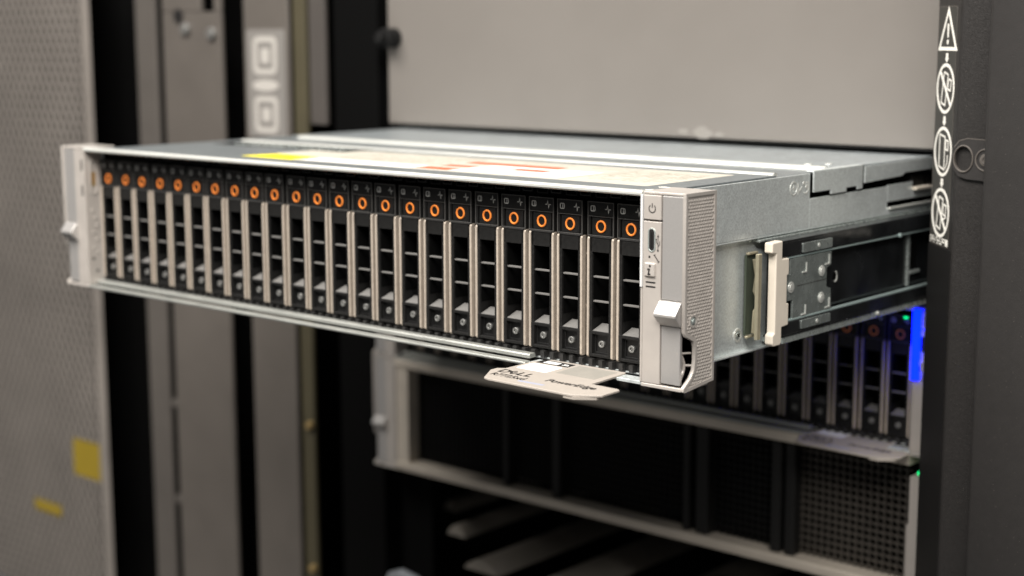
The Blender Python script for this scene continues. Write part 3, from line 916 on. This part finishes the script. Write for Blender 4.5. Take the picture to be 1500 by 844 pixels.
ds = MB()
for k in range(150):
    x_, z_ = random.uniform(270, 288), random.uniform(-150, 135)
    if 36 < z_ < 62:
        continue
    q_ = random.uniform(0.12, 0.32)
    ds.box(x_, x_+q_, fy-0.12, fy+0.05, z_, z_+q_)
ds.build('paint_specks', greymid, post, kind='stuff')
ds = MB()
for k in range(160):
    x_, z_ = random.uniform(296, 326), random.uniform(-190, 135)
    q_ = random.uniform(0.12, 0.3)
    ys_ = fy-14.0-0.6*(x_-293)/37
    ds.box(x_, x_+q_, ys_-0.07, ys_+0.2, z_, z_+q_)
ds.build('paint_specks', greypost, post, kind='stuff')
# latch plate on the front of the post
ly = fy
plate = [(289.0, 58.6), (274, 59.6), (270.6, 58.0), (269.2, 54.5), (269.0, 47.0), (270.2, 42.0), (273.5, 39.6), (289.0, 38.6)]
lt = MB()
n = 28
hole = [(274.2+4.9*math.cos(2*math.pi*k/n), 49.6+6.4*math.sin(2*math.pi*k/n)) for k in range(n)]
outer = []
for k in range(n):
    a = 2*math.pi*k/n
    outer.append((274.2+5.6*math.cos(a), 49.6+7.2*math.sin(a)))
lt.loft(outer, hole, 'y', ly-2.6, ly-0.2)
lt.build('latch_hole_rim', greypost, post, 0.5)
pts = []
import itertools
lp2 = MB()
left = [(289.0, 59.4), (276, 60.0), (271.6, 58.6), (268.8, 55.0), (268.2, 49.6), (268.8, 44.2), (271.6, 40.4), (276, 39.2), (289.0, 38.4)]
# plate split round the hole: upper, lower and right web
up_in = [(274.2+5.3*math.cos(math.radians(t)), 49.6+6.9*math.sin(math.radians(t))) for t in range(0, 181, 15)]
lo_in = [(274.2+5.3*math.cos(math.radians(t)), 49.6-6.9*math.sin(math.radians(t))) for t in range(0, 181, 15)]
lp2.prism([(289, 49.6), (289, 59.4), (276, 60.0), (271.6, 58.6), (268.8, 55.0), (268.2, 49.6)]+up_in[::-1], 'y', ly-1.9, ly-0.2)
lp2.prism([(289, 49.6), (289, 38.4), (276, 39.2), (271.6, 40.4), (268.8, 44.2), (268.2, 49.6)]+lo_in[::-1], 'y', ly-1.9, ly-0.2)
lp2.build('latch_plate', powder_smooth, post)
MB().stroke([(289.0, 59.6), (276, 60.2), (271.6, 58.8), (268.9, 55.2)], 0.5, 'y', ly-2.15, ly-1.7).build('plate_edge', greymid, post)
MB().ring((286.6, 49.4), 'y', 5.2, 6.0, ly-2.5, ly-1.6, 28).cyl((286.6, 49.4), 'y', 3.4, ly-2.6, ly-1.6, 20).build('latch_screw', greypost, post, 0.3)
MB().ring((286.6, 49.4), 'y', 1.5, 2.4, ly-3.0, ly-2.5, 16).build('screw_drive', greymid, post, 0.2)

# black mounting rail, grey front strip and unseen cabinet panels added to stop light leaks
MB().box(-292, -242.5, 283, 300, ZL, ZT).build('mounting_rail', void, rack, 0.6)
MB().box(-242, -206, 300, 303, ZL, ZT).build('mounting_rail', void, rack, 0.6)
MB().box(242.5, 300, 283, 300, ZL, ZT).build('mounting_rail', blackrail, rack, 0.6)
MB().box(-400, -396, 337, 1000, ZL, ZT).build('side_panel', void, rack)
MB().box(396, 400, 300, 1000, ZL, ZT).build('side_panel', void, rack)
MB().box(-400, 400, 1000, 1004, ZL, ZT).build('back_panel', void, rack)
MB().box(-400, 400, 300, 1004, ZL-4, ZL).build('base_panel', void, rack)
MB().box(-400, 400, 300, 1004, ZT, ZT+4).build('roof_panel', void, rack)
MB().box(-384, -329, 268, 272, ZL, ZT).build('front_strip', greypost, rack, 1.5)
MB().box(-327.5, -313, 272, 276, ZL, ZT).build('edge_strip', olive, rack, 0.8)
MB().box(-312, -293.5, 275, 279, 44, ZT).build('front_strip', greypost_d, rack, 0.8)
for z in (-203, -326):
    MB().cyl((-316.5, z), 'y', 3.4, 268, 273, 14).build('rack_bolt', gold, rack, 0.6)
lb = MB().prism(rrect(-379, -332, 32, 119, 3, 4), 'y', 267.0, 268.1).build('label_plate', frost, rack)
for z0, z1 in ((85, 111), (38, 63)):
    MB().stroke(rrect(-368, -344, z0, z1, 3.5, 4), 4.6, 'y', 266.4, 267.1, True).box(-361, -351, 266.5, 267.1, z0+7, z1-7).build('label_symbol', lwht2, lb)
MB().prism([(-356+16*math.cos(2*math.pi*k/20), 74+4.8*math.sin(2*math.pi*k/20)) for k in range(20)], 'y', 266.4, 267.1).build('label_symbol', lwht2, lb)

# filler panel above the opening
fp = thing('filler_panel', 'large plain grey filler panel in the rack above the pulled-out server', 'panel', (0, 282, 48))
MB().box(-229, 300, 281, 284, 47.6, ZT).build('panel_sheet', panelgrey, fp, 0.8)
MB().box(-229, 300, 280.4, 286, 46.4, 47.4).build('panel_foot', blackrail, fp, 0.3)
for x_, z_, w_, h_ in ((44, 51.5, 5, 3.5), (60, 51, 9, 7), (72, 50.5, 5, 3)):
    MB().prism([(x_+w_*random.uniform(0.7, 1)*math.cos(t*math.pi/6), z_+0.7*h_*random.uniform(0.6, 1)*math.sin(t*math.pi/6)) for t in range(12)], 'y', 280.75, 281.1).build('reflection_smudge', mat('painted reflection', (0.20, 0.187, 0.17), 0.5), fp)  # pale reflections on the panel, painted as lighter patches
MB().cyl((-221, 112), 'y', 7.5, 268, 281, 20).cyl((-221, 112), 'y', 4, 262, 268, 14).build('thumb_screw', blackrail, fp, 0.8)

# ================================================================== neighbouring rack on the left
nb = thing('neighbouring_rack', 'grey front post of the neighbouring rack with two pale screws near the top', 'rack', (-480, 290, -460))
MB().box(-498, -418, 272, 276, ZL, 134).box(-498, -444, 272, 276, 134, ZT).box(-427, -418, 272, 276, 134, ZT).build('frame_post', greypost, nb, 1.2)
MB().box(-540, -511, 274, 278, ZL, ZT).build('trim_strip', greymid, nb, 1.2)
MB().box(-940, -385, 330, 336, ZL, ZT).build('dark_backing', void, nb)  # added black sheet that gives the gaps between posts their shade
for x, z in ((-463.5, 120), (-428.5, 116)):
    MB().cyl((x, z), 'y', 5, 268, 272.5, 18).build('frame_screw', screwgrey, nb, 1.0)
MB().cyl((-474, 131), 'y', 6.0, 270.4, 272.4, 18).build('frame_hole', black_print, nb)
for z in (-214, -304):
    MB().cyl((-504, z), 'y', 4.2, 274, 279, 14).build('frame_screw', greymid, nb, 0.6)
MB().tube([(-408, 318, 25), (-404, 306, 40), (-398, 300, 48), (-392, 302, 40), (-390, 312, 24)], 5.5, 8).build('cable_hook', greymid, nb)

door = thing('perforated_door', 'grey perforated steel rack door with yellow stickers at the far left', 'door', (-750, 262, -460))
d = MB()
px, pz, hr = 10.2, 8.8, 3.65
x0d, x1d, z0d, z1d = -905.0, -600.0, -440.0, 190.0
nx, nz = int((x1d-x0d)/px), int((z1d-z0d)/pz)
for j in range(nz):
    for i in range(nx):
        cx = x0d+(i+0.5)*px+(px/2 if j % 2 else 0)
        cz = z0d+(j+0.5)*pz
        vo, vi = [], []
        for k in range(8):
            a = 2*math.pi*(k+0.5)/8
            ca, sa = math.cos(a), math.sin(a)
            m = max(abs(ca), abs(sa))
            sx, sz = ca/m, sa/m
            if k in (0, 3, 4, 7):
                sz = math.copysign(0.414, sz)
            else:
                sx = math.copysign(0.414, sx)
            vo.append((cx+sx*px/2, cz+sz*pz/2))
            vi.append((cx+hr*ca, cz+hr*sa))
        n0 = len(d.v)
        d.v += [(a, 262, b) for a, b in vo]+[(a, 262, b) for a, b in vi]+[(cx+px/2, 262, cz+pz/2), (cx-px/2, 262, cz+pz/2), (cx-px/2, 262, cz-pz/2), (cx+px/2, 262, cz-pz/2)]
        for k in range(8):
            d.f.append((n0+k, n0+(k+1) % 8, n0+8+(k+1) % 8, n0+8+k))
        for k, c_ in ((0, 16), (2, 17), (4, 18), (6, 19)):
            d.f.append((n0+k, n0+c_, n0+k+1))
dm = d.build('perforated_sheet', meshgrey, door, kind='stuff')
so = dm.modifiers.new('thickness', 'SOLIDIFY')
so.thickness = 0.0012
MB().box(-602, -588, 258, 260.5, ZL, ZT).build('door_edge', meshgrey, door, 1.5)
MB().box(-920, -640, 290, 292, ZL, ZT).build('inner_liner', doorback, door)
MB().prism(rrect(-649, -600, -304, -268, 3, 3), 'y', 260.4, 261.2).build('yellow_sticker', yellow, door)
MB().prism(rrect(-722, -675, -353, -342, 2, 3), 'y', 260.4, 261.2).build('yellow_sticker', yellow, door)

S.render.engine = 'CYCLES'
